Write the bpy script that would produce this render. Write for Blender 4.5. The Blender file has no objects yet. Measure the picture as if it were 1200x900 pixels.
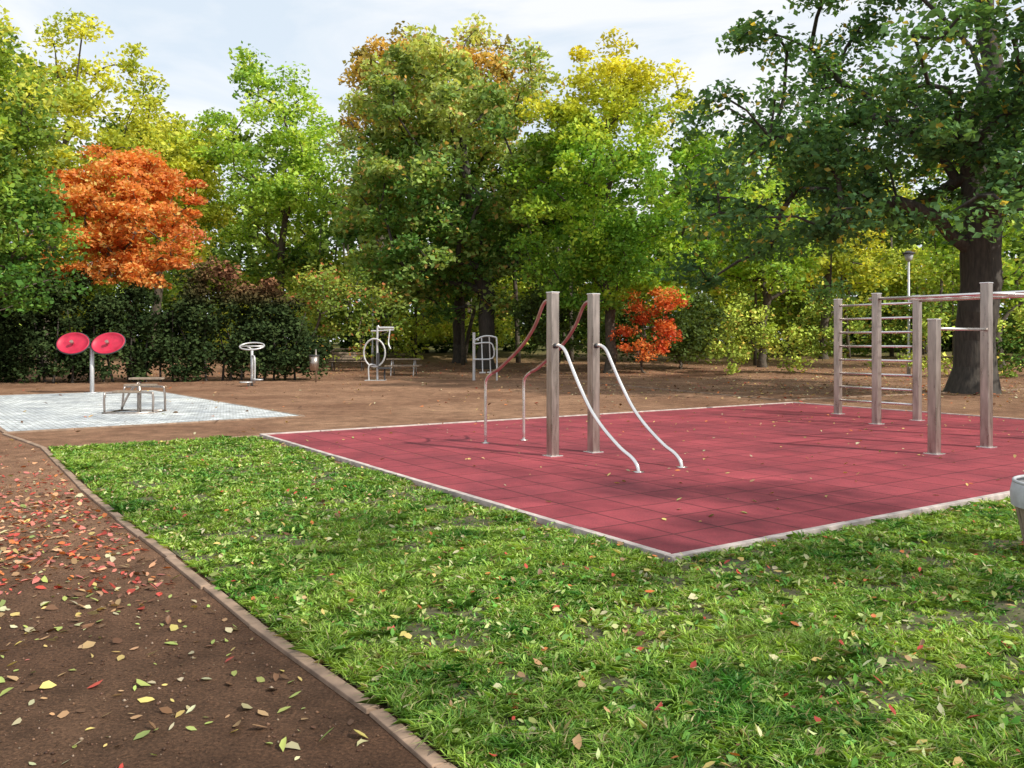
import bpy, math, numpy as np
from mathutils import Vector
R = np.random.default_rng(7)
scene = bpy.context.scene
U = np.array([-0.55, 0.835]); U /= np.linalg.norm(U)
V = np.array([U[1], -U[0]])

# ------------------------------------------------------------ helpers
_tab = np.random.default_rng(3).random((256, 256))
def vnoise(x, y, s=1.0, o=0.0):
    x = np.asarray(x, float)/s + 100+o; y = np.asarray(y, float)/s + 100+o*1.7
    xi = np.floor(x).astype(int); yi = np.floor(y).astype(int)
    fx = x-xi; fy = y-yi
    fx = fx*fx*(3-2*fx); fy = fy*fy*(3-2*fy)
    a = _tab[xi % 256, yi % 256]; b = _tab[(xi+1) % 256, yi % 256]
    c = _tab[xi % 256, (yi+1) % 256]; d = _tab[(xi+1) % 256, (yi+1) % 256]
    return (a*(1-fx)+b*fx)*(1-fy)+(c*(1-fx)+d*fx)*fy

def gz(x, y):
    x = np.asarray(x, float); y = np.asarray(y, float)
    t = np.clip((y-36)/40, 0, 1)
    z = 1.2*t*t*(3-2*t)
    z = z + np.clip((y-30)/15, 0, 1)*0.22*(vnoise(x, y, 4.0)-0.3)
    return z

def link(ob, parent=None):
    scene.collection.objects.link(ob)
    if parent is not None: ob.parent = parent
    return ob

def empty(name, loc=(0, 0, 0)):
    e = bpy.data.objects.new(name, None); e.location = loc; e.empty_display_size = 0.3
    return link(e)

def np_mesh(name, verts, faces, mat, parent=None, col=None, smooth=False):
    verts = np.asarray(verts, np.float32); faces = np.asarray(faces, np.int32)
    k = faces.shape[1]
    me = bpy.data.meshes.new(name)
    me.vertices.add(len(verts)); me.vertices.foreach_set('co', verts.ravel())
    me.loops.add(faces.size); me.loops.foreach_set('vertex_index', faces.ravel())
    me.polygons.add(len(faces))
    me.polygons.foreach_set('loop_start', np.arange(0, faces.size, k, dtype=np.int32))
    me.polygons.foreach_set('loop_total', np.full(len(faces), k, np.int32))
    me.update(calc_edges=True)
    if smooth: me.polygons.foreach_set('use_smooth', np.ones(len(faces), bool))
    if col is not None:
        a = me.color_attributes.new('Col', 'FLOAT_COLOR', 'POINT')
        c = np.ones((len(verts), 4), np.float32); c[:, :3] = col
        a.data.foreach_set('color', c.ravel())
    me.materials.append(mat)
    return link(bpy.data.objects.new(name, me), parent)

class MB:
    def __init__(s): s.v = []; s.f = []
    def tube(s, pts, r, seg=10, closed=False, smooth=4, cap=True):
        P = np.array(pts, float)
        if smooth > 1 and len(P) > 2:
            Q = []
            n = len(P); rng = range(n if closed else n-1)
            for i in rng:
                p1 = P[i]; p2 = P[(i+1) % n]
                p0 = P[i-1] if (i > 0 or closed) else 2*p1-p2
                p3 = P[(i+2) % n] if (i+2 < n or closed) else 2*p2-p1
                for t in np.arange(smooth)/smooth:
                    Q.append(.5*((2*p1)+(-p0+p2)*t+(2*p0-5*p1+4*p2-p3)*t*t+(-p0+3*p1-3*p2+p3)*t**3))
            if not closed: Q.append(P[-1])
            P = np.array(Q)
        n = len(P)
        rr = np.full(n, r) if np.isscalar(r) else np.interp(np.linspace(0, 1, n), np.linspace(0, 1, len(r)), r)
        b0 = len(s.v); ref = None
        for i in range(n):
            a = P[(i+1) % n] if (closed or i < n-1) else P[i]
            b = P[i-1] if (closed or i > 0) else P[i]
            t = a-b; t = t/(np.linalg.norm(t)+1e-9)
            if ref is None:
                ref = np.cross(t, [0, 0, 1.0])
                if np.linalg.norm(ref) < .05: ref = np.cross(t, [0, 1.0, 0])
            ref = ref-t*np.dot(ref, t); ref /= np.linalg.norm(ref)+1e-9
            w = np.cross(t, ref)
            for k in range(seg):
                an = 2*math.pi*k/seg
                s.v.append(P[i]+rr[i]*(math.cos(an)*ref+math.sin(an)*w))
        m = n if closed else n-1
        for i in range(m):
            for k in range(seg):
                j = (i+1) % n
                s.f.append((b0+i*seg+k, b0+i*seg+(k+1) % seg, b0+j*seg+(k+1) % seg, b0+j*seg+k))
        if cap and not closed:
            s.f.append(tuple(b0+k for k in range(seg))[::-1])
            s.f.append(tuple(b0+(n-1)*seg+k for k in range(seg)))
    def box(s, c, h, ang=0.0, taper=1.0):
        b = len(s.v); ca, sa = math.cos(ang), math.sin(ang)
        for z in (-1, 1):
            k = taper if z > 0 else 1
            for x, y in ((-1, -1), (1, -1), (1, 1), (-1, 1)):
                dx, dy = x*h[0]*k, y*h[1]*k
                s.v.append(np.array([c[0]+ca*dx-sa*dy, c[1]+sa*dx+ca*dy, c[2]+z*h[2]]))
        for f in ((3, 2, 1, 0), (4, 5, 6, 7), (0, 1, 5, 4), (1, 2, 6, 5), (2, 3, 7, 6), (3, 0, 4, 7)):
            s.f.append(tuple(b+i for i in f))
    def obj(s, name, mat, parent=None, smooth=False, bevel=0):
        me = bpy.data.meshes.new(name)
        me.from_pydata([tuple(v) for v in s.v], [], s.f)
        me.update()
        if smooth:
            me.polygons.foreach_set('use_smooth', [len(p.vertices) == 4 for p in me.polygons])
        me.materials.append(mat)
        o = link(bpy.data.objects.new(name, me), parent)
        if bevel:
            m = o.modifiers.new('bevel', 'BEVEL'); m.width = bevel; m.segments = 2
        return o

# ------------------------------------------------------------ materials
def newmat(name):
    m = bpy.data.materials.new(name); m.use_nodes = True
    nt = m.node_tree; nt.nodes.clear()
    out = nt.nodes.new('ShaderNodeOutputMaterial')
    return m, nt, out
def N(nt, typ, **kw):
    n = nt.nodes.new(typ)
    for k, v in kw.items():
        if k in n.inputs: n.inputs[k].default_value = v
        else: setattr(n, k, v)
    return n
def ramp(nt, fac, stops):
    r = nt.nodes.new('ShaderNodeValToRGB')
    e = r.color_ramp.elements
    while len(e) < len(stops): e.new(0.5)
    for i, (p, c) in enumerate(stops):
        e[i].position = p; e[i].color = (*c, 1)
    nt.links.new(fac, r.inputs[0]); return r
def mix(nt, f, a, b, mode='MIX'):
    m = nt.nodes.new('ShaderNodeMix'); m.data_type = 'RGBA'; m.blend_type = mode
    for s, i in ((f, 0), (a, 6), (b, 7)):
        if hasattr(s, 'links'): nt.links.new(s, m.inputs[i])
        elif i == 0: m.inputs[0].default_value = s
        else: m.inputs[i].default_value = (*s, 1)
    return m.outputs[2]
def leafmat(name, trans=0.35, rough=0.55, spec=0.25):
    m, nt, out = newmat(name)
    a = N(nt, 'ShaderNodeVertexColor', layer_name='Col')
    if trans == 0:
        p = N(nt, 'ShaderNodeBsdfDiffuse'); nt.links.new(a.outputs[0], p.inputs[0]); nt.links.new(p.outputs[0], out.inputs[0]); return m
    p = N(nt, 'ShaderNodeBsdfPrincipled', Roughness=rough)
    p.inputs['Specular IOR Level'].default_value = spec
    t = N(nt, 'ShaderNodeBsdfTranslucent')
    h = mix(nt, 1.0, a.outputs[0], (1.6, 1.45, 0.7), 'MULTIPLY')
    nt.links.new(a.outputs[0], p.inputs['Base Color']); nt.links.new(h, t.inputs['Color'])
    ms = N(nt, 'ShaderNodeMixShader', Fac=trans)
    nt.links.new(p.outputs[0], ms.inputs[1]); nt.links.new(t.outputs[0], ms.inputs[2])
    nt.links.new(ms.outputs[0], out.inputs[0])
    return m
M_leaf = leafmat('tree_foliage', 0.38, .6, .2)
M_leaffar = leafmat('distant_foliage', 0)
M_grass = leafmat('grass_blades', 0.25, 0.5, 0.3)
M_fallen = leafmat('fallen_leaf', 0.12, 0.5, 0.35)

def simple(name, col, rough=.5, metal=0., nscale=20, var=.25, bump=0.0, coords='Object', stretch=None):
    m, nt, out = newmat(name)
    tc = N(nt, 'ShaderNodeTexCoord')
    n = N(nt, 'ShaderNodeTexNoise', Scale=nscale, Detail=6.0)
    if stretch:
        mp_ = N(nt, 'ShaderNodeMapping'); mp_.inputs['Scale'].default_value = stretch
        nt.links.new(tc.outputs[coords], mp_.inputs[0]); nt.links.new(mp_.outputs[0], n.inputs['Vector'])
    else: nt.links.new(tc.outputs[coords], n.inputs['Vector'])
    c = np.array(col)
    r = ramp(nt, n.outputs[0], [(0.3, tuple(c*(1-var))), (0.7, tuple(np.minimum(c*(1+var), 1)))])
    p = N(nt, 'ShaderNodeBsdfPrincipled', Roughness=rough, Metallic=metal)
    nt.links.new(r.outputs[0], p.inputs['Base Color'])
    r2 = ramp(nt, n.outputs[0], [(0.2, (rough*.75,)*3), (0.8, (min(1, rough*1.3),)*3)])
    nt.links.new(r2.outputs[0], p.inputs['Roughness'])
    if bump:
        b = N(nt, 'ShaderNodeBump', Strength=bump, Distance=0.02)
        nt.links.new(n.outputs[0], b.inputs['Height']); nt.links.new(b.outputs[0], p.inputs['Normal'])
    nt.links.new(p.outputs[0], out.inputs[0])
    return m
M_bark = simple('bark', (.085, .068, .05), .9, 0, 9, .5, .8)
M_barkdark = simple('bark_dark', (.055, .046, .038), .9, 0, 5, .55, 1.0, stretch=(3, 3, .6))
M_post = simple('brushed_steel_post', (.40, .345, .31), .30, .85, 6, .28, stretch=(3, 3, .5))
M_tube = simple('stainless_tube', (.78, .76, .75), .25, .85, 4, .08)
M_tubefar = simple('galvanised_tube', (.60, .60, .61), .4, .5, 20, .1)
M_red = simple('red_plastic', (.46, .015, .05), .5, 0, 5, .2)
M_redtube = simple('reddish_sheen_steel', (.46, .28, .26), .32, .7, 6, .25)  # reddish-brown sheen of the rear rails put into the base colour
M_dark = simple('dark_rubber', (.04, .04, .045), .6, 0, 20, .2)
M_kerb = simple('concrete_kerb', (.46, .40, .37), .85, 0, 9, .3, .3)
M_edge = simple('path_edging', (.27, .185, .13), .9, 0, 8, .4, .5)
M_wood = simple('weathered_wood', (.26, .20, .15), .8, 0, 12, .35, .4)
M_white = simple('weathered_rim', (.42, .43, .45), .6, 0, 15, .15)

def ground_mat():
    m, nt, out = newmat('dirt_ground')
    tc = N(nt, 'ShaderNodeTexCoord')
    def noise(s, d=6.0, r=.6):
        n = N(nt, 'ShaderNodeTexNoise', Scale=s, Detail=d, Roughness=r)
        nt.links.new(tc.outputs['Object'], n.inputs['Vector']); return n.outputs[0]
    big = noise(.35, 4); mid = noise(3.0, 8, .7); fine = noise(60, 6, .75); lump = noise(14, 4, .6)
    c1 = ramp(nt, big, [(.35, (.22, .118, .072)), (.65, (.37, .22, .138))]).outputs[0]
    c2 = ramp(nt, mid, [(.35, (.62, .60, .58)), (.62, (1.16, 1.14, 1.12))]).outputs[0]
    c3 = ramp(nt, fine, [(.33, (.38, .36, .34)), (.52, (.95, .95, .95)), (.72, (1.85, 1.8, 1.7))]).outputs[0]
    c = mix(nt, 1.0, mix(nt, 1.0, c1, c2, 'MULTIPLY'), c3, 'MULTIPLY')
    sep = N(nt, 'ShaderNodeSeparateXYZ'); nt.links.new(tc.outputs['Object'], sep.inputs[0])
    mr = N(nt, 'ShaderNodeMapRange'); nt.links.new(sep.outputs[1], mr.inputs[0])
    mr.inputs[1].default_value = 46; mr.inputs[2].default_value = 60
    lit = ramp(nt, noise(2.2, 8, .8), [(.4, (.05, .06, .02)), (.6, (.16, .15, .045))]).outputs[0]
    c = mix(nt, mr.outputs[0], c, lit)
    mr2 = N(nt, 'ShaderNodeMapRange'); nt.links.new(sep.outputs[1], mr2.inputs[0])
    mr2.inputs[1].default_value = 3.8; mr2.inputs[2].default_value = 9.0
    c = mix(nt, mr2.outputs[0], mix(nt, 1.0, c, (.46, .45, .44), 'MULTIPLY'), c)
    p = N(nt, 'ShaderNodeBsdfPrincipled', Roughness=.95)
    p.inputs['Specular IOR Level'].default_value = .2
    nt.links.new(c, p.inputs['Base Color'])
    b = N(nt, 'ShaderNodeBump', Strength=1.0, Distance=.018); nt.links.new(fine, b.inputs['Height'])
    b2 = N(nt, 'ShaderNodeBump', Strength=.8, Distance=.08); nt.links.new(mid, b2.inputs['Height'])
    b3 = N(nt, 'ShaderNodeBump', Strength=.6, Distance=.04); nt.links.new(lump, b3.inputs['Height'])
    nt.links.new(b2.outputs[0], b3.inputs['Normal']); nt.links.new(b3.outputs[0], b.inputs['Normal']); nt.links.new(b.outputs[0], p.inputs['Normal'])
    nt.links.new(p.outputs[0], out.inputs[0]); return m
M_ground = ground_mat()

def tile_mat(name, c1, c2, mortar, bw, bh, ms, offset, rough, fine_scale, fine_amt, bump=.4):
    m, nt, out = newmat(name)
    tc = N(nt, 'ShaderNodeTexCoord')
    br = N(nt, 'ShaderNodeTexBrick', Scale=1.0)
    br.offset = offset
    br.inputs['Color1'].default_value = (*c1, 1); br.inputs['Color2'].default_value = (*c2, 1)
    br.inputs['Mortar'].default_value = (*mortar, 1)
    br.inputs['Mortar Size'].default_value = ms; br.inputs['Brick Width'].default_value = bw
    br.inputs['Row Height'].default_value = bh; br.inputs['Mortar Smooth'].default_value = .3
    nt.links.new(tc.outputs['Object'], br.inputs['Vector'])
    n = N(nt, 'ShaderNodeTexNoise', Scale=fine_scale, Detail=5.0, Roughness=.8)
    nt.links.new(tc.outputs['Object'], n.inputs['Vector'])
    a = fine_amt
    f = ramp(nt, n.outputs[0], [(.35, (1-a,)*3), (.65, (1+a,)*3)]).outputs[0]
    n2 = N(nt, 'ShaderNodeTexNoise', Scale=.7, Detail=6.0, Roughness=.7)
    nt.links.new(tc.outputs['Object'], n2.inputs['Vector'])
    f2 = ramp(nt, n2.outputs[0], [(.35, (.64, .70, .74)), (.65, (1.24, 1.30, 1.25))]).outputs[0]
    c = mix(nt, 1.0, mix(nt, 1.0, br.outputs[0], f, 'MULTIPLY'), f2, 'MULTIPLY')
    p = N(nt, 'ShaderNodeBsdfPrincipled', Roughness=rough)
    p.inputs['Specular IOR Level'].default_value = .3
    nt.links.new(c, p.inputs['Base Color'])
    b = N(nt, 'ShaderNodeBump', Strength=bump, Distance=.006); b.invert = True
    nt.links.new(br.outputs['Fac'], b.inputs['Height'])
    b2 = N(nt, 'ShaderNodeBump', Strength=.5, Distance=.004)
    nt.links.new(n.outputs[0], b2.inputs['Height']); nt.links.new(b.outputs[0], b2.inputs['Normal'])
    nt.links.new(b2.outputs[0], p.inputs['Normal'])
    nt.links.new(p.outputs[0], out.inputs[0]); return m
M_rubber = tile_mat('red_rubber_tiles', (.235, .034, .046), (.29, .046, .060), (.08, .014, .019), .5, .5, .010, 0, .75, 90, .4, .8)
M_pave = tile_mat('grey_setts', (.44, .44, .46), (.68, .68, .70), (.20, .19, .18), .20, .10, .013, .5, .8, 3.5, .35)
M_lawnsoil = simple('lawn_soil', (.085, .08, .036), .95, 0, 14, .5, .6)

# ------------------------------------------------------------ ground
xs = np.concatenate([np.linspace(-600, -70, 8), np.linspace(-60, 60, 81), np.linspace(70, 600, 8)])
ys = np.concatenate([np.linspace(-300, -10, 5), np.linspace(0, 90, 61), np.linspace(100, 900, 9)])
gx, gy = np.meshgrid(xs, ys); nxx = len(xs)
vv = np.stack([gx, gy, gz(gx, gy)], -1).reshape(-1, 3)
ii, jj = np.meshgrid(np.arange(nxx-1), np.arange(len(ys)-1)); b = (jj*nxx+ii).ravel()
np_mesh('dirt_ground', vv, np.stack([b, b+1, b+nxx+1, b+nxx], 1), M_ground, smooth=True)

angV = math.atan2(V[1], V[0])
def slab(name, origin, L, W, z0, z1, mat):
    mb = MB(); mb.box((L/2, W/2, (z0+z1)/2), (L/2, W/2, (z1-z0)/2))
    o = mb.obj(name, mat); o.location = (origin[0], origin[1], 0); o.rotation_euler = (0, 0, angV); return o
F = np.array([1.13, 6.03]); PL, PW = 13.1, 9.35
slab('red_rubber_surface', F, PL, PW, -.05, .032, M_rubber)
def kerb_line(mb, a, b, w, h, seg, jit=.003, rng=np.random.default_rng(2)):
    a = np.array(a, float); b = np.array(b, float); L = np.linalg.norm(b-a); n = max(1, round(L/seg)); d = (b-a)/L
    for i in range(n):
        c = a+d*(L*(i+.5)/n); j = rng.normal(0, jit, 3)
        mb.box((c[0]+j[0], c[1]+j[1], h/2-.06+j[2]*.6), (L/n/2-.004, w/2, h/2+.06), math.atan2(d[1], d[0])+j[2])
mb = MB(); w = .065; kh = .05
c0 = F-U*w/2-V*w; c1 = F+V*(PL+w)-U*w/2; kerb_line(mb, c0, c1, w, kh, 1.0, .0015)
c0 = F-V*w/2; c1 = F+U*PW-V*w/2; kerb_line(mb, c0+U*.002, c1, w, kh, 1.0, .0015)
c0 = F+U*(PW+w/2)-V*w; c1 = F+U*(PW+w/2)+V*(PL+w); kerb_line(mb, c0, c1, w, kh, 1.0, .0015)
c0 = F+V*(PL+w/2); c1 = c0+U*PW; kerb_line(mb, c0, c1, w, kh, 1.0, .0015)
mb.obj('concrete_kerb', M_kerb, bevel=.005)

# paved patch
A = np.array([-8.5, 14.4]); ang2 = math.atan2(3.11, 4.13)
mbp = MB(); mbp.box((2.6, 5.7, 0), (2.6, 5.7, .02))
o = mbp.obj('paved_area', M_pave); o.location = (A[0], A[1], 0); o.rotation_euler = (0, 0, ang2)
e1 = np.array([math.cos(ang2), math.sin(ang2)]); e2 = np.array([-e1[1], e1[0]])
mb = MB(); k = .04
kerb_line(mb, A-e2*k-e1*.08, A-e2*k+e1*5.28, .07, .028, 1.0)
kerb_line(mb, A+e1*5.24, A+e1*5.24+e2*11.4, .07, .028, 1.0)
kerb_line(mb, A-e1*k, A-e1*k+e2*11.4, .07, .028, 1.0)
kerb_line(mb, A+e2*11.44-e1*.08, A+e2*11.44+e1*5.28, .07, .028, 1.0)
mb.obj('paving_kerb', M_edge, bevel=.004)

# path edging
PE = [(1.6, .6), (-.26, 3.1), (-.57, 3.56), (-1.39, 4.63), (-2.43, 6.08), (-3.4, 7.4), (-4.43, 8.86), (-5.6, 10.6), (-6.75, 12.3), (-8.45, 14.2)]
mb = MB()
for a_, b_ in zip(PE[:-1], PE[1:]): kerb_line(mb, a_, b_, .065, .022, .95, .005)
kerb_line(mb, (-6.68, 12.28), (-4.08, 13.80), .06, .03, 1.0, .003)
mb.obj('path_edging', M_edge, bevel=.006)
mb = MB()
kerb_line(mb, (2.5, 33.0), (7.0, 22.3), .07, .03, 1.0); kerb_line(mb, (7.1, 22.3), (16.5, 27.5), .07, .03, 1.0)
mb.obj('path_edging', M_edge, bevel=.006)

# lawn
lawn = np.array([(1.6, .6), (-.22, 3.13), (-.53, 3.6), (-1.35, 4.67), (-2.39, 6.12), (-3.36, 7.44), (-4.39, 8.9), (-5.56, 10.62),
                 (-6.65, 12.25), (-4.13, 13.70), (1.07, 5.90), (12.3, 12.95), (16, 8), (16, .6)])
me = bpy.data.meshes.new('lawn')
me.from_pydata([(x, y, .008) for x, y in lawn], [], [tuple(range(len(lawn)))]); me.materials.append(M_lawnsoil)
link(bpy.data.objects.new('lawn', me))
def inpoly(P, poly):
    x, y = P[:, 0], P[:, 1]; r = np.zeros(len(P), bool)
    for i in range(len(poly)):
        x1, y1 = poly[i]; x2, y2 = poly[i-1]
        c = ((y1 > y) != (y2 > y)) & (x < (x2-x1)*(y-y1)/(y2-y1+1e-12)+x1); r ^= c
    return r
def lawn_pts(n):
    out = []
    tot = 0
    while tot < n:
        y = R.uniform(2.2, 14, n*2); x = R.uniform(-7, 11, n*2)
        keep = (np.abs(x) < .64*y+.6) & (R.random(n*2) < np.clip(5.5/y, 0, 1)**1.5)
        P = np.stack([x, y], 1)[keep]; P = P[inpoly(P, lawn)]; out.append(P); tot += len(P)
    return np.concatenate(out)[:n]
P = lawn_pts(340000)
g = vnoise(P[:, 0], P[:, 1], .24)*.45+vnoise(P[:, 0], P[:, 1], .09, 5)*.5+vnoise(P[:, 0], P[:, 1], 1.1, 9)*.3
keep = R.random(len(P)) < np.clip((g-.42)*3.6, .07, 1)
P = P[keep]; g = g[keep]; n = len(P)
dist = P[:, 1]
H = (.012+.085*np.clip(g-.34, 0, 1))*R.uniform(.6, 1.5, n)*1.05
W = .0034*R.uniform(.7, 1.6, n)*np.clip(dist/4.5, 1, 2.4)
an = R.uniform(0, 2*math.pi, n); lean = R.uniform(.4, 2.0, n)*H; la = an+R.uniform(-1, 1, n)+1.57
base = np.stack([P[:, 0], P[:, 1], np.full(n, .006)], 1)
side = np.stack([np.cos(an), np.sin(an), np.zeros(n)], 1)*W[:, None]
ld = np.stack([np.cos(la), np.sin(la), np.zeros(n)], 1)
mid = base+ld*(lean*.35)[:, None]; mid[:, 2] += H*.6
tip = base+ld*lean[:, None]; tip[:, 2] += H*np.clip(1.15-lean/H*.35, .35, 1)
vs = np.stack([base-side, base+side, mid+side*.8, tip, mid-side*.8], 1).reshape(-1, 3)
fs = (np.arange(n)[:, None]*5+np.arange(5)[None])
hue = np.clip(vnoise(P[:, 0], P[:, 1], .35, 3)*.8+vnoise(P[:, 0], P[:, 1], .07, 13)*.8+R.random(n)*.4-.46, 0, 1)[:, None]
colr = (1-hue)*np.array([.062, .225, .030])+hue*np.array([.37, .54, .09])
colr *= R.uniform(.55, 1.4, n)[:, None]
dry = R.random(n) < .09; colr[dry] = np.array([.52, .47, .24])*R.uniform(.6, 1.2, dry.sum())[:, None]
np_mesh('lawn_grass', vs, fs, M_grass, col=np.repeat(colr, 5, 0))

# ------------------------------------------------------------ small curled leaves lying on ground
def ground_leaves(name, P, z, size, cols, curl=.25, mat=M_fallen, up=.35, wr=(.28, .62)):
    n = len(P); an = R.uniform(0, 2*math.pi, n)
    c = np.stack([P[:, 0], P[:, 1], z], 1)
    nrm = np.stack([R.normal(0, up, n), R.normal(0, up, n), np.ones(n)], 1); nrm /= np.linalg.norm(nrm, axis=1)[:, None]
    a = np.stack([np.cos(an), np.sin(an), np.zeros(n)], 1); a -= nrm*(a*nrm).sum(1)[:, None]; a /= np.linalg.norm(a, axis=1)[:, None]
    b = np.cross(nrm, a); L = size[:, None]; Wd = L*R.uniform(*wr, n)[:, None]; q = (R.uniform(-.2, 1, n)*curl)[:, None]*L
    skew = R.normal(0, .12, n)[:, None]*L
    tpl = [(-.5, 0, .25), (-.25, .8, .5), (.1, 1, .6), (.5, 0, .55), (.1, -1, .6), (-.25, -.8, .5)]
    mids = [(-.25, 0, 0), (.1, 0, 0)]
    vs = []
    for u_, v_, w_ in tpl+mids: vs.append(c+a*L*u_+b*(Wd*.5*v_*1.1+skew*(u_*u_*4))+nrm*q*w_*(1 if v_ else .6))
    vs = np.stack(vs, 1).reshape(-1, 3)
    t = np.array([(0, 6, 1), (1, 6, 2), (6, 7, 2), (2, 7, 3), (0, 5, 6), (5, 4, 6), (6, 4, 7), (4, 3, 7)])
    fs = (np.arange(n)[:, None, None]*8+t[None]).reshape(-1, 3)
    lowfix = vs[:, 2].reshape(n, 8).min(1); vs = vs.reshape(n, 8, 3); vs[:, :, 2] += np.clip(z-lowfix, 0, None)[:, None]; vs = vs.reshape(-1, 3)
    return np_mesh(name, vs, fs, mat, col=np.repeat(cols, 8, 0))
def pal(n, cols, wts, var=.3):
    k = R.choice(len(cols), n, p=np.array(wts)/sum(wts)); c = np.array(cols)[k]
    return c*R.uniform(1-var, 1+var, n)[:, None]*R.uniform(.93, 1.07, (n, 3))
YG = (.30, .36, .10); YE = (.55, .42, .14); TAN = (.38, .24, .12); BR = (.14, .07, .035); RD = (.42, .06, .04); OR = (.55, .17, .05); PALE = (.45, .42, .25); PEACH = (.60, .32, .18)
PINK = (.50, .16, .13)
pathpoly = np.array([(-.35, 3.1), (-.67, 3.56), (-1.49, 4.63), (-2.53, 6.08), (-4.53, 8.86), (-6.85, 12.3), (-8.5, 14.0), (-14, 14.5), (-9, 6), (-5, 2.4), (.2, 2.3)])
M = 60000
y = 2.5+11.5*R.random(M)**1.1; x = R.uniform(-10, 0, M); P = np.stack([x, y], 1)
P = P[inpoly(P, pathpoly)]
rel = P-np.array([-4.0, 7.2]); lu = rel@U; lv = rel@V
wgt = .028+.8*np.exp(-((lu/2.6)**2+((lv)/.95)**2))*(.45+.9*vnoise(P[:, 0], P[:, 1], .5, 7))+.05*(vnoise(P[:, 0], P[:, 1], .7) > .6)
P = P[R.random(len(P)) < wgt]; n = len(P)
near = (P[:, 1] < 5.2)
cl = np.where(near[:, None], pal(n, [YG, YE, TAN, BR, RD, PALE, PINK], [3, 2, 3, 4, .4, 2.5, .5]), pal(n, [YG, YE, TAN, BR, RD, OR, PALE, PEACH, PINK], [.6, .8, 2, 1.6, 3.5, 2, 1.5, 3, 4]))
ground_leaves('fallen_leaves', P, np.full(n, .004), .022+.058*R.random(n)**1.3, cl)
P = np.stack([R.uniform(-9, 0, 30000), 2.4+7*R.random(30000)], 1); P = P[inpoly(P, pathpoly)][:12000]; n = len(P)
s = .0022+.0075*R.random(n)**2.5; octa = np.array([(1, 0, 0), (0, 1, 0), (-1, 0, 0), (0, -1, 0), (0, 0, .8), (0, 0, -.8)])
vs = np.stack([P[:, 0], P[:, 1], s*.4], 1)[:, None]+octa[None]*s[:, None, None]*R.uniform(.6, 1.4, (n, 6, 1))
tf = np.array([(0, 1, 4), (1, 2, 4), (2, 3, 4), (3, 0, 4), (1, 0, 5), (2, 1, 5), (3, 2, 5), (0, 3, 5)])
np_mesh('soil_crumbs', vs.reshape(-1, 3), (np.arange(n)[:, None, None]*6+tf[None]).reshape(-1, 3), M_fallen,
        col=np.repeat(pal(n, [(.07, .035, .02), (.16, .09, .055), (.30, .22, .16)], [4, 4, 1.5]), 6, 0))
P = lawn_pts(2100); n = len(P)
ground_leaves('fallen_leaves', P, R.uniform(.025, .055, n), R.uniform(.02, .065, n), pal(n, [YG, YE, TAN, RD, PALE, BR, OR], [4, 2.4, 1.8, 1.8, 3, 1, 1.2]), up=.5)
C = lawn_pts(2100); k = 5
P = np.repeat(C, k, 0)+R.normal(0, .026, (len(C)*k, 2)); n = len(P)
ground_leaves('lawn_weeds', P, R.uniform(.014, .048, n), R.uniform(.022, .06, n), pal(n, [(.13, .33, .05), (.34, .48, .12), (.52, .57, .26)], [3, 2.5, 1.5]), up=.9, mat=M_grass, wr=(.2, .42))
a_ = R.random((400, 2)); a_[:, 1] = a_[:, 1]**.8
P = F+V*(a_[:, :1]*PL)+U*(a_[:, 1:]*PW); n = len(P)
ground_leaves('fallen_leaves', P, np.full(n, .0345), R.uniform(.025, .075, n), pal(n, [YG, YE, TAN, OR, PALE], [1, 3, 3, 1, 2]))
x = R.uniform(-18, 30, 30000); y = R.uniform(13.5, 50, 30000); P = np.stack([x, y], 1)
rel = P-F; lu = rel@U; lv = rel@V
dens = .04+.95*np.exp(-(((x-15)/10)**2+((y-28)/6)**2))+.35*np.clip((y-33)/8, 0, 1)
ok = ~((lu > -.1) & (lu < PW+.1) & (lv > -.1) & (lv < PL+.1)) & (R.random(30000) < dens)
P = P[ok]; n = len(P)
ground_leaves('fallen_leaves', P, gz(P[:, 0], P[:, 1])+.012, R.uniform(.05, .13, n), pal(n, [YE, TAN, BR, OR, PALE, RD], [1.5, 4, 3, 1.6, 1.3, .6]))

# ------------------------------------------------------------ trees
def leaf_cloud(name, C, size, cols, parent=None, flat=.3, mat=M_leaf):
    n = len(C)
    a = R.normal(size=(n, 3)); a[:, 2] *= .6; a /= np.linalg.norm(a, axis=1)[:, None]
    q = R.normal(size=(n, 3)); q[:, 2] += flat*2.5
    b = np.cross(a, q); b /= np.linalg.norm(b, axis=1)[:, None]+1e-9
    nn = np.cross(a, b); L = size[:, None]*.5; W = L*R.uniform(.45, .75, n)[:, None]
    f = L*R.uniform(-.35, .35, n)[:, None]
    vs = np.stack([C-a*L, C+b*W+nn*f, C+a*L, C-b*W+nn*f], 1).reshape(-1, 3)
    return np_mesh(name, vs, np.arange(n*4).reshape(-1, 4), mat, parent, np.repeat(np.clip(cols, 0, .75), 4, 0))

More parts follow.
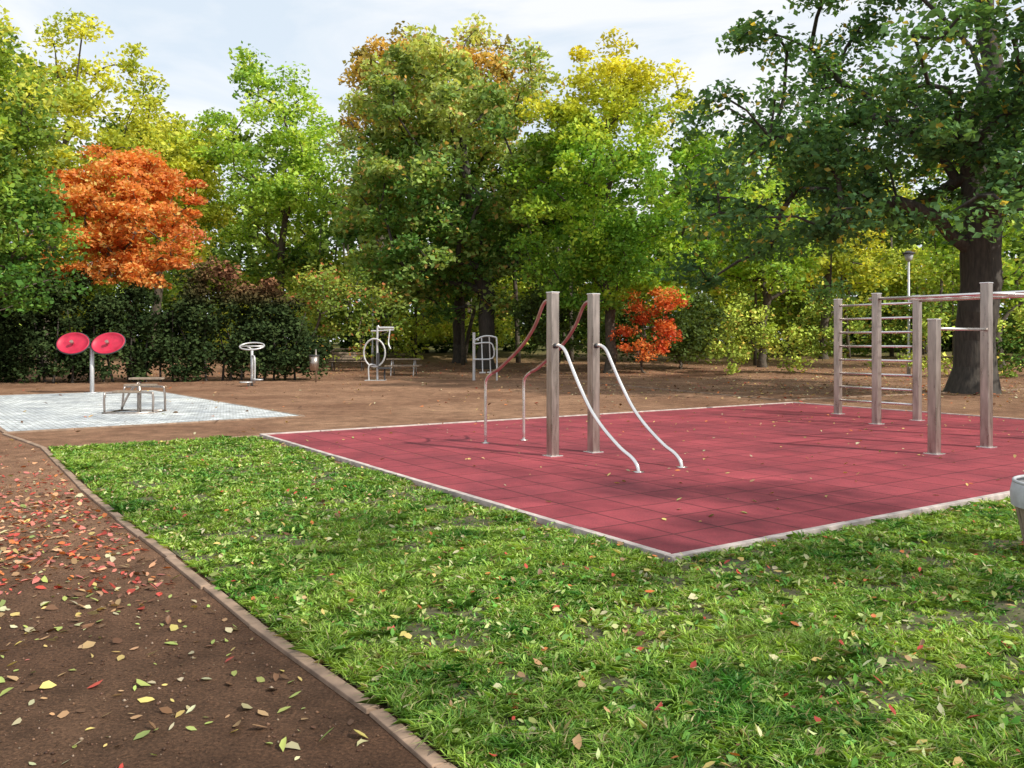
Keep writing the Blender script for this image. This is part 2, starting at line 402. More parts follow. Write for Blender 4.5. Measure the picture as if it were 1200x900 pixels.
def branches(name, base, bole, clumps, r0, mat, parent, wob=.12, low_pen=.7, leader=None):
    nodes = [np.array(base, float)]; par = [-1]
    nb = 6
    for i in range(1, nb+1):
        t = i/nb; p = np.array(base)+(np.array(bole)-np.array(base))*t
        p[:2] += R.normal(0, wob*.4, 2); nodes.append(p); par.append(len(nodes)-2)
    if leader is not None:
        s = nodes[-1].copy(); m = 7
        for i in range(1, m+1):
            p = s+(np.array(leader)-s)*i/m; p[:2] += R.normal(0, wob*1.5, 2); nodes.append(p); par.append(len(nodes)-2)
    first = nb-1
    pathlen = [0.0]*len(nodes)
    order = np.argsort(np.linalg.norm(clumps-np.array(bole), axis=1)); tips = []
    for ci in order:
        c = clumps[ci]; A_ = np.array(nodes[first:])
        dv = c-A_; d = np.linalg.norm(dv, axis=1)
        cost = d+low_pen*np.clip(A_[:, 2]-c[2]+.35*d, 0, None)+.12*np.array(pathlen[first:])
        k_ = int(np.argmin(cost))+first; p0 = nodes[k_].copy(); L = np.linalg.norm(c-p0); m = max(2, int(L/.9)); prev = k_
        for i in range(1, m+1):
            t = i/m; p = p0+(c-p0)*t; p[2] += math.sin(t*math.pi)*.10*L*(1 if c[2] > p0[2] else .6)
            if i < m: p += R.normal(0, wob*min(1, L*.3), 3)
            nodes.append(p); par.append(prev); pathlen.append(pathlen[prev]+L/m); prev = len(nodes)-1
        tips.append(prev)
    cnt = np.zeros(len(nodes))
    for t in tips: cnt[t] += 1
    for i in range(len(nodes)-1, 0, -1): cnt[par[i]] += cnt[i]
    cnt = np.maximum(cnt, .5); rad = r0*(cnt/cnt[0])**.5; rad = np.maximum(rad, .012)
    rad[0] *= 1.45; rad[1] *= 1.08
    Pn = np.array(nodes); par = np.array(par); nn = len(nodes)
    heavy = np.full(nn, -1)
    for i in range(1, nn):
        h = heavy[par[i]]
        if h < 0 or cnt[i] > cnt[h]: heavy[par[i]] = i
    def unit(v): return v/(np.linalg.norm(v)+1e-9)
    tan = np.zeros((nn, 3))
    for i in range(nn):
        a_ = unit(Pn[i]-Pn[par[i]]) if i else np.array([0, 0, 1.0])
        b_ = unit(Pn[heavy[i]]-Pn[i]) if heavy[i] >= 0 else a_
        tan[i] = unit(a_+b_)
    seg = 8; an = np.arange(seg)*2*math.pi/seg
    def ring(t):
        x_ = np.cross(t, [0, 1.0, .1]); x_ = unit(x_); y_ = np.cross(t, x_)
        return np.cos(an)[:, None]*x_+np.sin(an)[:, None]*y_
    vs = []; fs = []; off = 0
    for i in range(1, nn):
        pi = par[i]
        if np.linalg.norm(Pn[i]-Pn[pi]) < 1e-4: continue
        cont = heavy[pi] == i
        r_end = ring(tan[i])*rad[i]
        if cont: r_st = ring(tan[pi])*rad[pi]
        else: r_st = ring(unit(Pn[i]-Pn[pi]))*min(rad[pi]*.9, rad[i]*1.4)
        vs.append(Pn[pi]+r_st); vs.append(Pn[i]+r_end)
        for k_ in range(seg): fs.append((off+k_, off+(k_+1) % seg, off+seg+(k_+1) % seg, off+seg+k_))
        off += 2*seg
    np_mesh(name, np.concatenate(vs), fs, mat, parent, smooth=True)

def crown_pts(n, c, r, zmin, seed, lump=.3, inner=.35, power=1.0, topshrink=0.0):
    rg = np.random.default_rng(seed); out = []
    lob = rg.normal(size=(9, 3)); lob /= np.linalg.norm(lob, axis=1)[:, None]; la = rg.uniform(-lump, lump, 9)
    while len(out) < n:
        d = rg.normal(size=3); d /= np.linalg.norm(d)
        k_ = 1+np.sum(la*np.exp(-3.5*(1-lob@d)))
        t = inner+(1-inner)*rg.random()**(.6)
        p = np.array(c)+d*np.array(r)*k_*t
        if topshrink and d[2] > 0: p[:2] = np.array(c)[:2]+(p[:2]-np.array(c)[:2])*(1-topshrink*d[2]*t)
        if p[2] > zmin+rg.uniform(0, .6): out.append(p)
    return np.array(out)

LF = .85
def make_tree(name, x, y, c, r, zmin, nclump, nleaf, lsize, colf, seed, r0=.3, bole=None, clr=1.0, flatc=.6, mat=M_bark, inner=.35, lump=.3, lean=0, topshrink=.0, wob=.12, leader=True, low_pen=.7, extra=None, lm=M_leaf):
    z0 = float(gz(x, y)); root = empty(name, (0, 0, 0)); nleaf = int(nleaf*LF); lsize = lsize*1.06
    cl = crown_pts(nclump, c, r, zmin, seed, lump, inner, topshrink=topshrink)
    if extra is not None: cl = np.concatenate([cl, extra])
    bl = bole if bole is not None else (x+lean, y, z0+(zmin-z0)*.9)
    branches('trunk_and_limbs', (x, y, z0-.1), bl, cl, r0, mat, root, wob=wob, low_pen=low_pen,
             leader=(c[0], c[1], c[2]+r[2]*.55) if leader else None)
    n = len(cl)*nleaf
    ctr = np.repeat(cl, nleaf, 0); sc = np.repeat(R.uniform(.6, 1.35, len(cl)), nleaf)*clr
    d = R.normal(size=(n, 3)); d /= np.linalg.norm(d, axis=1)[:, None]
    d *= (R.random(n)**.5)[:, None]*sc[:, None]; d[:, 2] *= flatc
    d[:, 2] -= .25*(d[:, 0]**2+d[:, 1]**2)/clr
    Pn = ctr+d
    cb = np.repeat(R.uniform(0, 1, len(cl)), nleaf)
    cols = colf(Pn, cb, R.random(n))
    cols = cols*(R.uniform(.6, 1.4, n)*(.75+.55*cb))[:, None]
    leaf_cloud('crown_foliage', Pn, lsize*R.uniform(.6, 1.35, n), cols, root, mat=lm)
    return root
def lerp(a, b, t): t = np.clip(t, 0, 1)[:, None]; return np.array(a)*(1-t)+np.array(b)*t

def cf(P, cb, rr):
    t = np.clip((P[:, 2]-8)/9, 0, 1)*.45+.4*cb+.4*(rr-.5)
    c = lerp((.13, .30, .065), (.50, .52, .18), t)
    k = rr < .08*(.3+cb); c[k] = (.55, .36, .13); return c
make_tree('maple_tree', -1.4, 45, (-3.2, 45, 10.2), (6.2, 5.0, 6.9), 3.0, 300, 230, .27, cf, 14, r0=.42, clr=1.1, lump=.25, mat=M_barkdark, bole=(-1.3, 45, 4.0))
def cf2(P, cb, rr):
    return lerp((.08, .17, .035), (.24, .32, .06), cb*.7+rr*.4)
make_tree('beech_tree', -3.0, 49, (-1.5, 50, 8.5), (4.5, 3, 5), 4.0, 70, 160, .28, cf2, 12, r0=.33, clr=1.2, mat=M_barkdark)
def cy(P, cb, rr):
    t = np.clip((P[:, 2]-10.0)/6.0, 0, 1)+.35*(cb-.5)+.3*(rr-.5)+.10
    c = lerp((.18, .38, .05), (.74, .64, .07), t*.9); return c
make_tree('hornbeam_tree', 4.6, 40, (4.6, 40, 9.0), (4.9, 4.3, 6.9), 2.8, 260, 225, .21, cy, 23, r0=.24, clr=.92, lump=.22, topshrink=.3, bole=(4.6, 40, 3.0), low_pen=1.1)
def cbn(P, cb, rr): return lerp((.20, .22, .05), (.56, .35, .09), cb*.6+rr*.5)
make_tree('oak_tree', -8.6, 56, (-8.2, 56, 17.0), (3.0, 3.0, 5.0), 10.0, 75, 110, .33, cbn, 31, r0=.35, clr=1.1)
make_tree('oak_tree', -3.2, 60, (-3.0, 60, 19.3), (5.2, 3.5, 5.0), 12.0, 90, 120, .34, cbn, 37, r0=.35, clr=1.2)
def cg(P, cb, rr): return lerp((.15, .34, .05), (.48, .62, .10), cb*.6+rr*.45)
make_tree('ash_tree', -13.6, 50, (-13.4, 50, 11.8), (4.5, 3.8, 6.2), 4.0, 175, 125, .24, cg, 41, r0=.22, clr=1.0, lump=.3, topshrink=.3)
def cyg(P, cb, rr): return lerp((.26, .39, .055), (.70, .66, .10), cb*.6+rr*.4)
make_tree('lime_tree', -20.5, 49, (-20.2, 49, 10.6), (4.1, 3.5, 5.2), 3.5, 120, 170, .26, cyg, 43, r0=.25, clr=1.1)
make_tree('lime_tree', -23.0, 42, (-21.6, 42, 11.2), (3.4, 3.4, 5.6), 3.5, 120, 160, .24, cyg, 47, r0=.25, clr=1.0)
def cgl(P, cb, rr):
    t = cb*.5+rr*.4+np.clip((P[:, 2]-8)/10, -.4, .4); c = lerp((.08, .20, .035), (.42, .56, .09), t); k = (cb > .7) & (P[:, 2] > 7); c[k] = c[k]*.5+np.array([.58, .52, .09])*.5; return c
make_tree('sycamore_tree', -17.6, 28.0, (-17.9, 27.5, 7.6), (2.9, 3.2, 5.4), 2.6, 170, 190, .19, cgl, 53, r0=.25, clr=.95, lump=.35)
make_tree('sycamore_tree', -22, 31, (-22, 31, 8.0), (4, 4, 6.0), 2.6, 100, 140, .25, cf2, 59, r0=.25, clr=1.1)
def co(P, cb, rr):
    t = np.clip((P[:, 0]+13.5)/1.6, 0, 1)*.8+.3*(rr-.5)+.35*(cb-.5)
    c = lerp((.78, .29, .08), (.36, .085, .06), t)
    k = rr > .82; c[k] = (.78, .48, .17); return c
ex = np.array([(-12.6, 34, 7.2), (-12.7, 33.6, 5.9), (-12.7, 34.3, 7.9), (-15.9, 32.6, 4.0), (-14.6, 32.6, 4.0), (-17.4, 32.8, 4.2), (-13.9, 32.8, 3.9), (-18.1, 33, 5.8), (-18.2, 33, 4.9), (-17.8, 33, 8.1), (-16.6, 32.5, 4.4), (-15.3, 32.4, 4.5), (-12.9, 33, 4.6), (-13.2, 32.8, 5.2)])
make_tree('red_maple_tree', -15.4, 34.6, (-15.3, 34, 6.8), (3.0, 2.4, 3.1), 3.5, 118, 235, .17, co, 61, r0=.16, clr=.76, flatc=.36, lump=.28, extra=ex, bole=(-15.4, 34.5, 2.4))
def cd(P, cb, rr):  # bluish-green leaves, darkened in colour to stand in for a backlit crown
    c = lerp((.045, .125, .05), (.15, .28, .09), cb*.5+rr*.5)
    k = rr > .96; c[k] = (.5, .40, .08); return c
rg = np.random.default_rng(5)
ex = []
for i in range(95):
    a = rg.uniform(math.pi*.55, math.pi*1.8); rr_ = rg.uniform(3.5, 9.0)
    ex.append((13.9+math.cos(a)*rr_*.95, 25.8+math.sin(a)*rr_*.8, 5.9+.35*rr_*rg.uniform(-.5, 1.5)-(rr_/9)**3*1.6))
make_tree('plane_tree', 13.9, 25.8, (14.0, 25.6, 11.6), (8.2, 7.6, 8.0), 5.2, 255, 210, .20, cd, 77, r0=.58, clr=1.0, flatc=.5, mat=M_barkdark,
          bole=(14.1, 25.7, 5.0), inner=.4, lump=.15, extra=np.array(ex), wob=.15, low_pen=.5)
def cr(P, cb, rr): return lerp((.66, .07, .04), (.74, .28, .08), cb*.5+rr*.4)
ex = np.array([(5.2, 39.3, 1.3), (6.9, 39.2, 1.2), (6.1, 39.0, .9), (7.3, 39.4, 1.9), (5.0, 39.5, 2.0), (6.6, 39.1, 3.9), (5.5, 39.4, 3.7), (7.2, 39.6, 3.2)])
make_tree('red_shrub', 6.0, 39.5, (6.1, 39.5, 2.4), (1.2, 1.0, 1.5), .3, 26, 120, .15, cr, 91, r0=.06, clr=.6, lump=.9, extra=ex, bole=(6.0, 39.5, .6))
def cdk(P, cb, rr): return lerp((.05, .09, .025), (.13, .19, .05), cb*.6+rr*.4)
make_tree('evergreen_shrub', 2.3, 43, (2.0, 43, 2.6), (2.4, 1.6, 2.0), .6, 55, 140, .18, cdk, 84, r0=.08, clr=.7)
make_tree('evergreen_shrub', 8.5, 43, (8.5, 43, 2.2), (2.6, 1.6, 1.8), .4, 60, 110, .2, cdk, 94, r0=.08, clr=.8)
def cbr(P, cb, rr):
    c = lerp((.14, .27, .05), (.36, .40, .09), cb*.7+rr*.3); k = (rr > .85) & (cb > .4); c[k] = (.48, .18, .08); return c
make_tree('autumn_shrub', -9.4, 40, (-9.0, 40, 3.2), (3.0, 1.8, 2.3), .6, 60, 90, .18, cbr, 85, r0=.08, clr=.8, lump=.9)
make_tree('ash_tree', 13.5, 46, (13.5, 46, 7.6), (3.6, 3, 4.6), 3, 80, 120, .26, cg, 88, r0=.22, clr=1.0)
make_tree('ash_tree', 24.5, 43, (24, 43, 7.5), (4.2, 3, 5.0), 2.5, 90, 120, .25, cg, 89, r0=.25, clr=1.1)
make_tree('ash_tree', 19.0, 52, (19, 52, 9), (4.6, 3, 5.5), 3, 90, 120, .28, cyg, 90, r0=.25, clr=1.2)
make_tree('offscreen_shade_tree', 12.4, -1.0, (10.8, -.2, 9.2), (4.2, 3.6, 3.6), 5.0, 38, 90, .15, cg, 95, r0=.14, clr=.75)  # unseen tree added out of frame to throw dappled shade on lawn and rubber

# ------------------------------------------------------------ hedges and masses
def leaf_mass(name, segs, ncl, nleaf, lsize, colf, clr=1.0, zlow=.2, parent=None, mat=M_leaffar):
    t = R.random(ncl); X, Y, Hh, D = segs(t)
    hz = R.random(ncl)**.8
    prof = np.sqrt(np.clip(1-(hz*.96)**3, 0, 1))
    off = R.uniform(-1, 1, ncl)
    cx = X+R.normal(0, .3, ncl); cy_ = Y+off*D*prof
    cz = gz(cx, cy_)+zlow+hz*Hh
    cl = np.stack([cx, cy_, cz], 1); n = ncl*nleaf
    d = R.normal(size=(n, 3)); d /= np.linalg.norm(d, axis=1)[:, None]; d *= (R.random(n)**.5)[:, None]*clr*np.repeat(R.uniform(.6, 1.3, ncl), nleaf)[:, None]; d[:, 2] *= .75
    Pn = np.repeat(cl, nleaf, 0)+d; k = Pn[:, 2] > gz(Pn[:, 0], Pn[:, 1])+.02
    cb = np.repeat(R.random(ncl), nleaf); rr = R.random(n)
    c = colf(Pn, cb, rr)*(R.uniform(.6, 1.4, n)*(.7+.6*cb))[:, None]
    return leaf_cloud(name, Pn[k], (lsize*R.uniform(.6, 1.3, n))[k], c[k], parent, mat=mat)
def civy(P, cb, rr):
    c = lerp((.022, .042, .017), (.055, .08, .027), cb*.5+rr*.5)
    t = np.clip((P[:, 2]-2.9)/1.2, 0, 1)*np.clip((P[:, 0]+13)/2, 0, 1)*.8
    c = c*(1-t[:, None])+np.array([.24, .10, .06])*t[:, None]*(.5+rr[:, None]); return c
def hs(t):
    X = -25+17.0*t; Y = 31.9+.5*np.sin(t*9)+1.6*t
    H_ = 3.4+.5*np.sin(t*17)+.6*np.sin(t*41+1); H_ = np.where(X > -9.6, H_*np.sqrt(np.clip((-7.8-X)/1.8, .12, 1)), H_)
    return X, Y, H_, 1.0
hedge = empty('ivy_hedge')
leaf_mass('hedge_leaves', hs, 560, 125, .165, civy, .55, parent=hedge)
mb = MB()
for xx in np.linspace(-24.5, -8.6, 40):
    tt = (xx+25)/17; yy = 31.9+.5*math.sin(tt*9)+1.6*tt+R.normal(0, .2)
    mb.tube([(xx, yy, -.1), (xx+R.normal(0, .1), yy, 1.2), (xx+R.normal(0, .25), yy+R.normal(0, .2), 2.7)], [.05, .035, .015], 6)
mb.obj('hedge_stems', M_barkdark, hedge)
def cth(P, cb, rr):
    g_ = vnoise(P[:, 0], P[:, 2], 3.0, 4)
    c = lerp((.08, .17, .035), (.54, .66, .11), np.clip((g_-.29)*1.9, 0, 1)*.9+.4*(cb-.3)+.2*(rr-.5))
    k = (rr > .93); c[k] = (.60, .46, .10); return c
def th(t):
    X = -30+75*t; Y = 53+3*np.sin(t*21)-6*np.clip(t-.72, 0, 1)*3+0*t
    H_ = 4.6+2.2*vnoise(X, X*0, 3.5, 8)*1.3; return X, Y, H_, 2.2
leaf_mass('shrub_thicket', th, 800, 90, .30, cth, 1.1, mat=M_leaf)
def th2(t):
    X = 9+32*t; Y = 38.5-4*t+1.2*np.sin(t*14); H_ = .8+2.8*vnoise(X, X*0, 1.8, 2)**1.5*1.6; return X, Y, H_, .8
leaf_mass('shrub_thicket', th2, 190, 100, .18, cth, .6)
def cug(P, cb, rr): return lerp((.03, .06, .018), (.16, .24, .05), cb*.6+rr*.4-.1)
def ug(t):
    X = -45+110*t; Y = 60+1.5*np.sin(t*31); H_ = 1.6+1.6*vnoise(X, X*0, 2.5, 18); return X, Y, H_, 1.2
leaf_mass('undergrowth', ug, 520, 70, .42, cug, 1.1, zlow=.1)
def cdt(P, cb, rr):
    g_ = vnoise(P[:, 0], P[:, 2], 6.0, 14)
    return lerp((.10, .18, .04), (.40, .50, .09), g_*.8+.4*(cb-.5)+.2*(rr-.5))
def dt(t):
    X = -75+150*t; Y = 72+5*np.sin(t*17)-.004*X*X*1.4; H_ = 10.5+4.5*vnoise(X, X*0, 6, 3)+2*np.sin(t*23); return X, Y, H_, 3.5
leaf_mass('distant_trees', dt, 1150, 62, .68, cdt, 1.9)
def dt2(t):
    X = -95+190*t; Y = 85-.004*X*X; H_ = 11+3*vnoise(X, X*0, 9, 5); return X, Y, H_, 3
leaf_mass('distant_trees', dt2, 700, 35, 1.2, cdt, 2.4)
mb = MB()
for i in range(38):
    xx = R.uniform(-28, 42); yy = R.uniform(47, 60); h_ = R.uniform(5, 11); r_ = R.uniform(.05, .16); z_ = float(gz(xx, yy)); l_ = R.normal(0, .8)
    mb.tube([(xx, yy, z_-.1), (xx+l_*.3, yy, z_+h_*.4), (xx+l_, yy, z_+h_)], [r_, r_*.8, r_*.4], 6)
mb.obj('woodland_trunks', M_bark, smooth=True)

# ------------------------------------------------------------ fitness equipment
def W2(p, t, side=0.0, z=0.0):
    q = np.array(p)-U*t+V*side; return (q[0], q[1], z)
def post(mb, p, h, s=.062): mb.box((p[0], p[1], h/2-.1), (s, s, h/2+.1), angV)
p1 = np.array([.54, 11.3]); p2 = p1+V*.69
rt = empty('step_rail_climber')
mb = MB(); post(mb, p1, 2.19); post(mb, p2, 2.19); mb.obj('posts', M_post, rt, bevel=.008)
mb = MB()
for p in (p1, p2): mb.box((p[0], p[1], 2.197), (.066, .066, .008), angV); mb.box((p[0], p[1], .037), (.10, .10, .007), angV)
mb.obj('post_caps', M_tube, rt, bevel=.003)
mb = MB(); mb2 = MB()
for p in (p1, p2):
    zt = [(.05, 2.08), (.14, 2.09), (.24, 2.02), (.4, 1.78), (.62, 1.57), (.85, 1.41), (1.1, 1.27), (1.35, 1.14), (1.50, 1.09)]
    mb.tube([W2(p, -t, 0, z) for t, z in zt], .024, 12)
    zt = [(1.46, 1.10), (1.55, 1.07), (1.66, 1.0), (1.70, .90), (1.70, .6), (1.70, .0)]
    mb2.tube([W2(p, -t, 0, z) for t, z in zt], .022, 12)
    mb2.box((*W2(p, -1.70, 0, 0)[:2], .036), (.05, .05, .005), angV)
mb.obj('rear_handrails', M_redtube, rt, smooth=True)
mb2.obj('rear_rail_legs', M_tube, rt, smooth=True)
mb = MB()
for p in (p1, p2):
    zt = [(.05, 1.49), (.16, 1.49), (.27, 1.43), (.38, 1.27), (.5, 1.09), (.63, .91), (.8, .70), (1.0, .52), (1.2, .38), (1.4, .26), (1.56, .19), (1.65, .12), (1.68, .05), (1.68, 0)]
    mb.tube([W2(p, t, 0, z) for t, z in zt], .024, 12)
    mb.box((*W2(p, 1.68, 0, 0)[:2], .036), (.05, .05, .005), angV)
mb.obj('front_slide_rails', M_tube, rt, smooth=True)
mb = MB()
for p in (p1, p2):
    mb.tube([W2(p, .06, .0, 1.49), W2(p, .09, .0, 1.49)], .035, 12)
    mb.tube([W2(p, -.06, .0, 2.08), W2(p, -.09, .0, 2.08)], .035, 12)
mb.obj('clamps', M_dark, rt, smooth=True)

H = 2.42
P2_ = np.array([6.69, 15.66]); P3 = P2_+V*1.3; P1_ = P3+U*1.75
P4 = np.array([5.69, 11.5]); P5 = P4+V*1.33; P6 = P2_-U*3.15; P7 = P6+V*1.3
fr = empty('climbing_frame')
mb = MB()
for p in (P1_, P2_, P3, P6, P7): post(mb, p, H)
post(mb, P4, 1.84); post(mb, P5, 2.38)
mb.obj('posts', M_post, fr, bevel=.008)
mb = MB()
for p, h in ((P1_, H), (P2_, H), (P3, H), (P6, H), (P7, H), (P4, 1.84), (P5, 2.38)):
    mb.box((p[0], p[1], h+.007), (.066, .066, .008), angV); mb.box((p[0], p[1], .037), (.10, .10, .007), angV)
mb.obj('post_caps', M_tube, fr, bevel=.003)
mb = MB()
for i in range(8):
    z = .33+i*.28; mb.tube([(*P1_, z), (*P3, z)], .023, 10, smooth=1)
mb.obj('wall_bars', M_tube, fr, smooth=True)
mb = MB()
for a, b_ in ((P2_, P6), (P3, P7)): mb.tube([(*(a+U*.15), 2.33), (*(b_-U*.1), 2.33)], .028, 10, smooth=1)
for i in range(1, 10):
    q = P2_-U*3.15*i/10; mb.tube([(*q, 2.33), (*(q+V*1.3), 2.33)], .019, 10, smooth=1)
mb.obj('overhead_ladder', M_tube, fr, smooth=True)
mb = MB()
mb.tube([(*P4, 1.72), (*P5, 1.72)], .022, 10, smooth=1); mb.tube([(*P5, 2.24), (*P6, 2.24)], .022, 10, smooth=1)
mb.obj('pull_up_bars', M_tube, fr, smooth=True)

def disc_part(c, rx, rz, tilt, roll, th, n=36):
    v = []; f = []
    prof = [(0, -.02), (.55, -.035), (.86, -.02), (.93, .02), (1, .03), (1, -.0), (.96, -.05), (.5, -.09), (0, -.09)]
    for s_, d_ in prof:
        for k_ in range(n):
            a = 2*math.pi*k_/n; x = math.cos(a)*rx*s_; z = math.sin(a)*rz*s_; y_ = -d_
            x, z = x*math.cos(roll)-z*math.sin(roll), x*math.sin(roll)+z*math.cos(roll)
            y2 = y_*math.cos(tilt)+z*math.sin(tilt); z2 = -y_*math.sin(tilt)+z*math.cos(tilt)
            v.append((c[0]+x, c[1]+y2, c[2]+z2))
    for i in range(len(prof)-1):
        for k_ in range(n): f.append((i*n+k_, i*n+(k_+1) % n, (i+1)*n+(k_+1) % n, (i+1)*n+k_))
    return v, f
hw = empty('hand_wheel_station')
bx, by = -12.45, 25.3
mb = MB(); mb.tube([(bx, by, 0), (bx, by, 1.42)], .06, 14, smooth=1); mb.tube([(bx-.5, by+.06, 1.45), (bx, by+.03, 1.38), (bx+.5, by+.06, 1.47)], .035, 10)
mb.box((bx, by, .03), (.16, .16, .012)); mb.obj('post', M_tubefar, hw, smooth=True)
for nm, dx, rl in (('left_wheel', -.52, -.12), ('right_wheel', .52, .1)):
    mb = MB(); mb.v, mb.f = disc_part((bx+dx, by-.08, 1.49), .48, .36, .55, rl, .05); mb.v = [np.array(q) for q in mb.v]
    mb.obj(nm, M_red, hw, smooth=True)
    mb = MB(); pts = []
    for k_ in range(32):
        a = 2*math.pi*k_/32; x = math.cos(a)*.49; z = math.sin(a)*.37
        x, z = x*math.cos(rl)-z*math.sin(rl), x*math.sin(rl)+z*math.cos(rl)
        pts.append((bx+dx+x, by-.08+z*math.sin(.55), 1.49+z*math.cos(.55)))
    mb.tube(pts, .018, 8, closed=True, smooth=1); mb.obj('wheel_rim', M_dark, hw, smooth=True)
    mb = MB(); mb.tube([(bx+dx, by-.12, 1.49), (bx+dx, by-.2, 1.56)], .05, 12, smooth=1); mb.obj('hub', M_redtube, hw, smooth=True)

st = empty('sit_up_bench'); cx, cy0 = -8.12, 18.4
mb = MB()
mb.tube([(cx-.5, cy0-.35, .02), (cx-.5, cy0-.35, .40), (cx-.42, cy0-.3, .46), (cx+.35, cy0-.2, .46), (cx+.46, cy0-.2, .40), (cx+.46, cy0-.2, .02)], .024, 8)
mb.tube([(cx-.45, cy0+.35, .02), (cx-.4, cy0+.35, .5), (cx-.3, cy0+.35, .56), (cx+.4, cy0+.3, .56), (cx+.5, cy0+.3, .48), (cx+.52, cy0+.3, .02)], .024, 8)
mb.tube([(cx-.52, cy0-.42, .03), (cx+.52, cy0-.3, .03)], .024, 8, smooth=1); mb.tube([(cx-.52, cy0+.38, .03), (cx+.55, cy0+.32, .03)], .024, 8, smooth=1)
mb.tube([(cx-.5, cy0-.38, .03), (cx-.48, cy0+.38, .03)], .024, 8, smooth=1); mb.tube([(cx+.5, cy0-.3, .03), (cx+.52, cy0+.3, .03)], .024, 8, smooth=1)
mb.obj('tube_frame', M_post, st, smooth=True)
mb = MB(); mb.tube([(cx+.06, cy0+.05, 0), (cx+.06, cy0+.05, .70)], .045, 10, smooth=1); mb.tube([(cx-.3, cy0, .1), (cx-.12, cy0, .45), (cx+.06, cy0, .66)], .025, 8)
mb.obj('centre_post', M_post, st, smooth=True)
mb = MB(); mb.box((cx+.2, cy0+.1, .745), (.34, .13, .02), .05); mb.box((cx+.2, cy0-.2, .62), (.32, .10, .02), .05); mb.box((cx-.05, cy0-.3, .485), (.26, .12, .02), .05)
mb.obj('seat_boards', M_wood, st, bevel=.006)

ht = empty('twister_station'); cx, cy0 = -9.05, 29.7
mb = MB()
mb.tube([(cx, cy0, 0), (cx, cy0, 1.3)], .05, 12, smooth=1)
mb.tube([(cx+.42*math.cos(a), cy0+.28*math.sin(a), 1.38+.12*math.sin(a)) for a in np.linspace(0, 2*math.pi, 20)[:-1]], .03, 8, closed=True, smooth=1)
mb.tube([(cx-.4, cy0, 1.38), (cx+.4, cy0, 1.38)], .025, 8, smooth=1)
mb.tube([(cx, cy0, 1.28), (cx-.2, cy0, 1.38)], .02, 8, smooth=1)
mb.tube([(cx+.14, cy0-.15, .1), (cx+.14, cy0-.15, .95), (cx, cy0, 1.05)], .03, 8)
mb.obj('frame', M_tubefar, ht, smooth=True)
mb = MB(); mb.tube([(cx-.12, cy0-.3, .12), (cx-.12, cy0-.3, .16)], .22, 20, smooth=1); mb.tube([(cx+.25, cy0-.1, .2), (cx+.25, cy0-.1, .24)], .16, 20, smooth=1); mb.tube([(cx-.05, cy0-.2, 0), (cx-.05, cy0-.2, .12)], .05, 10, smooth=1)
mb.tube([(cx, cy0, .22), (cx+.25, cy0-.1, .22)], .03, 8, smooth=1)
mb.obj('foot_plates', M_tubefar, ht, smooth=True)

rp = empty('chest_press_station'); cx, cy0 = -5.35, 33.5
mb = MB()
mb.tube([(cx+.05, cy0+.1, 0), (cx+.05, cy0+.1, 2.0), (cx+.15, cy0+.1, 2.08), (cx+.7, cy0+.1, 2.08)], .045, 10)
mb.tube([(cx-.05+.42*math.cos(a), cy0, 1.1+.55*math.sin(a)) for a in np.linspace(0, 2*math.pi, 24)[:-1]], .035, 8, closed=True, smooth=1)
mb.tube([(cx-.2, cy0+.1, 1.95), (cx+.7, cy0+.1, 2.0)], .03, 8, smooth=1)
mb.tube([(cx+.55, cy0+.1, 2.05), (cx+.5, cy0, 1.5), (cx+.6, cy0-.1, 1.25)], .025, 8)
mb.tube([(cx-.25, cy0-.1, 0), (cx-.25, cy0-.1, .6), (cx+.05, cy0, .62)], .03, 8)
mb.box((cx, cy0, .02), (.4, .25, .015))
mb.obj('frame', M_tubefar, rp, smooth=False)
mb = MB(); mb.box((cx+.35, cy0-.1, .5), (.24, .2, .03)); mb.box((cx+.1, cy0-.05, .85), (.03, .18, .25)); mb.box((cx+.35, cy0, .24), (.03, .03, .24))
mb.obj('seat', M_dark, rp, bevel=.01)

def seat_table(name, cx, cy0, s=1.0):
    z0 = float(gz(cx, cy0)); e = empty(name)
    mb = MB()
    for k_ in range(3): mb.box((cx, cy0-.22+k_*.22, z0+.74*s), (.75*s, .10, .022))
    for sd in (-1, 1):
        mb.box((cx, cy0+sd*.65, z0+.45), (.75*s, .13, .02))
    mb.obj('boards', M_wood, e, bevel=.005)
    mb = MB()
    for sx in (-.5, .5):
        mb.tube([(cx+sx*s, cy0-.62, z0), (cx+sx*s, cy0-.2, z0+.72)], .03, 8, smooth=1); mb.tube([(cx+sx*s, cy0+.62, z0), (cx+sx*s, cy0+.2, z0+.72)], .03, 8, smooth=1)
        mb.tube([(cx+sx*s, cy0-.7, z0+.41), (cx+sx*s, cy0+.7, z0+.41)], .025, 8, smooth=1)
    mb.obj('legs', M_tubefar, e, smooth=True)
seat_table('picnic_table', -4.85, 38.2)
wb = empty('air_walker'); cx, cy0 = -1.5, 33.6
mb = MB()
mb.tube([(cx, cy0, 0), (cx, cy0, 1.9)], .06, 10, smooth=1)
mb.tube([(cx+.05, cy0, 1.6), (cx+.4, cy0, 1.75), (cx+.8, cy0, 1.72), (cx+.9, cy0, 1.5), (cx+.9, cy0, 0)], .035, 8)
mb.tube([(cx+.05, cy0-.5, 1.45), (cx+.5, cy0-.5, 1.5), (cx+.75, cy0-.5, 1.4), (cx+.75, cy0-.5, .9), (cx, cy0-.5, .85)], .03, 8)
mb.tube([(cx, cy0, 1.45), (cx+.05, cy0-.5, 1.45)], .03, 8, smooth=1); mb.tube([(cx, cy0, .85), (cx, cy0-.5, .85)], .03, 8, smooth=1)
mb.tube([(cx+.3, cy0, 1.7), (cx+.35, cy0-.15, .35)], .025, 8, smooth=1)
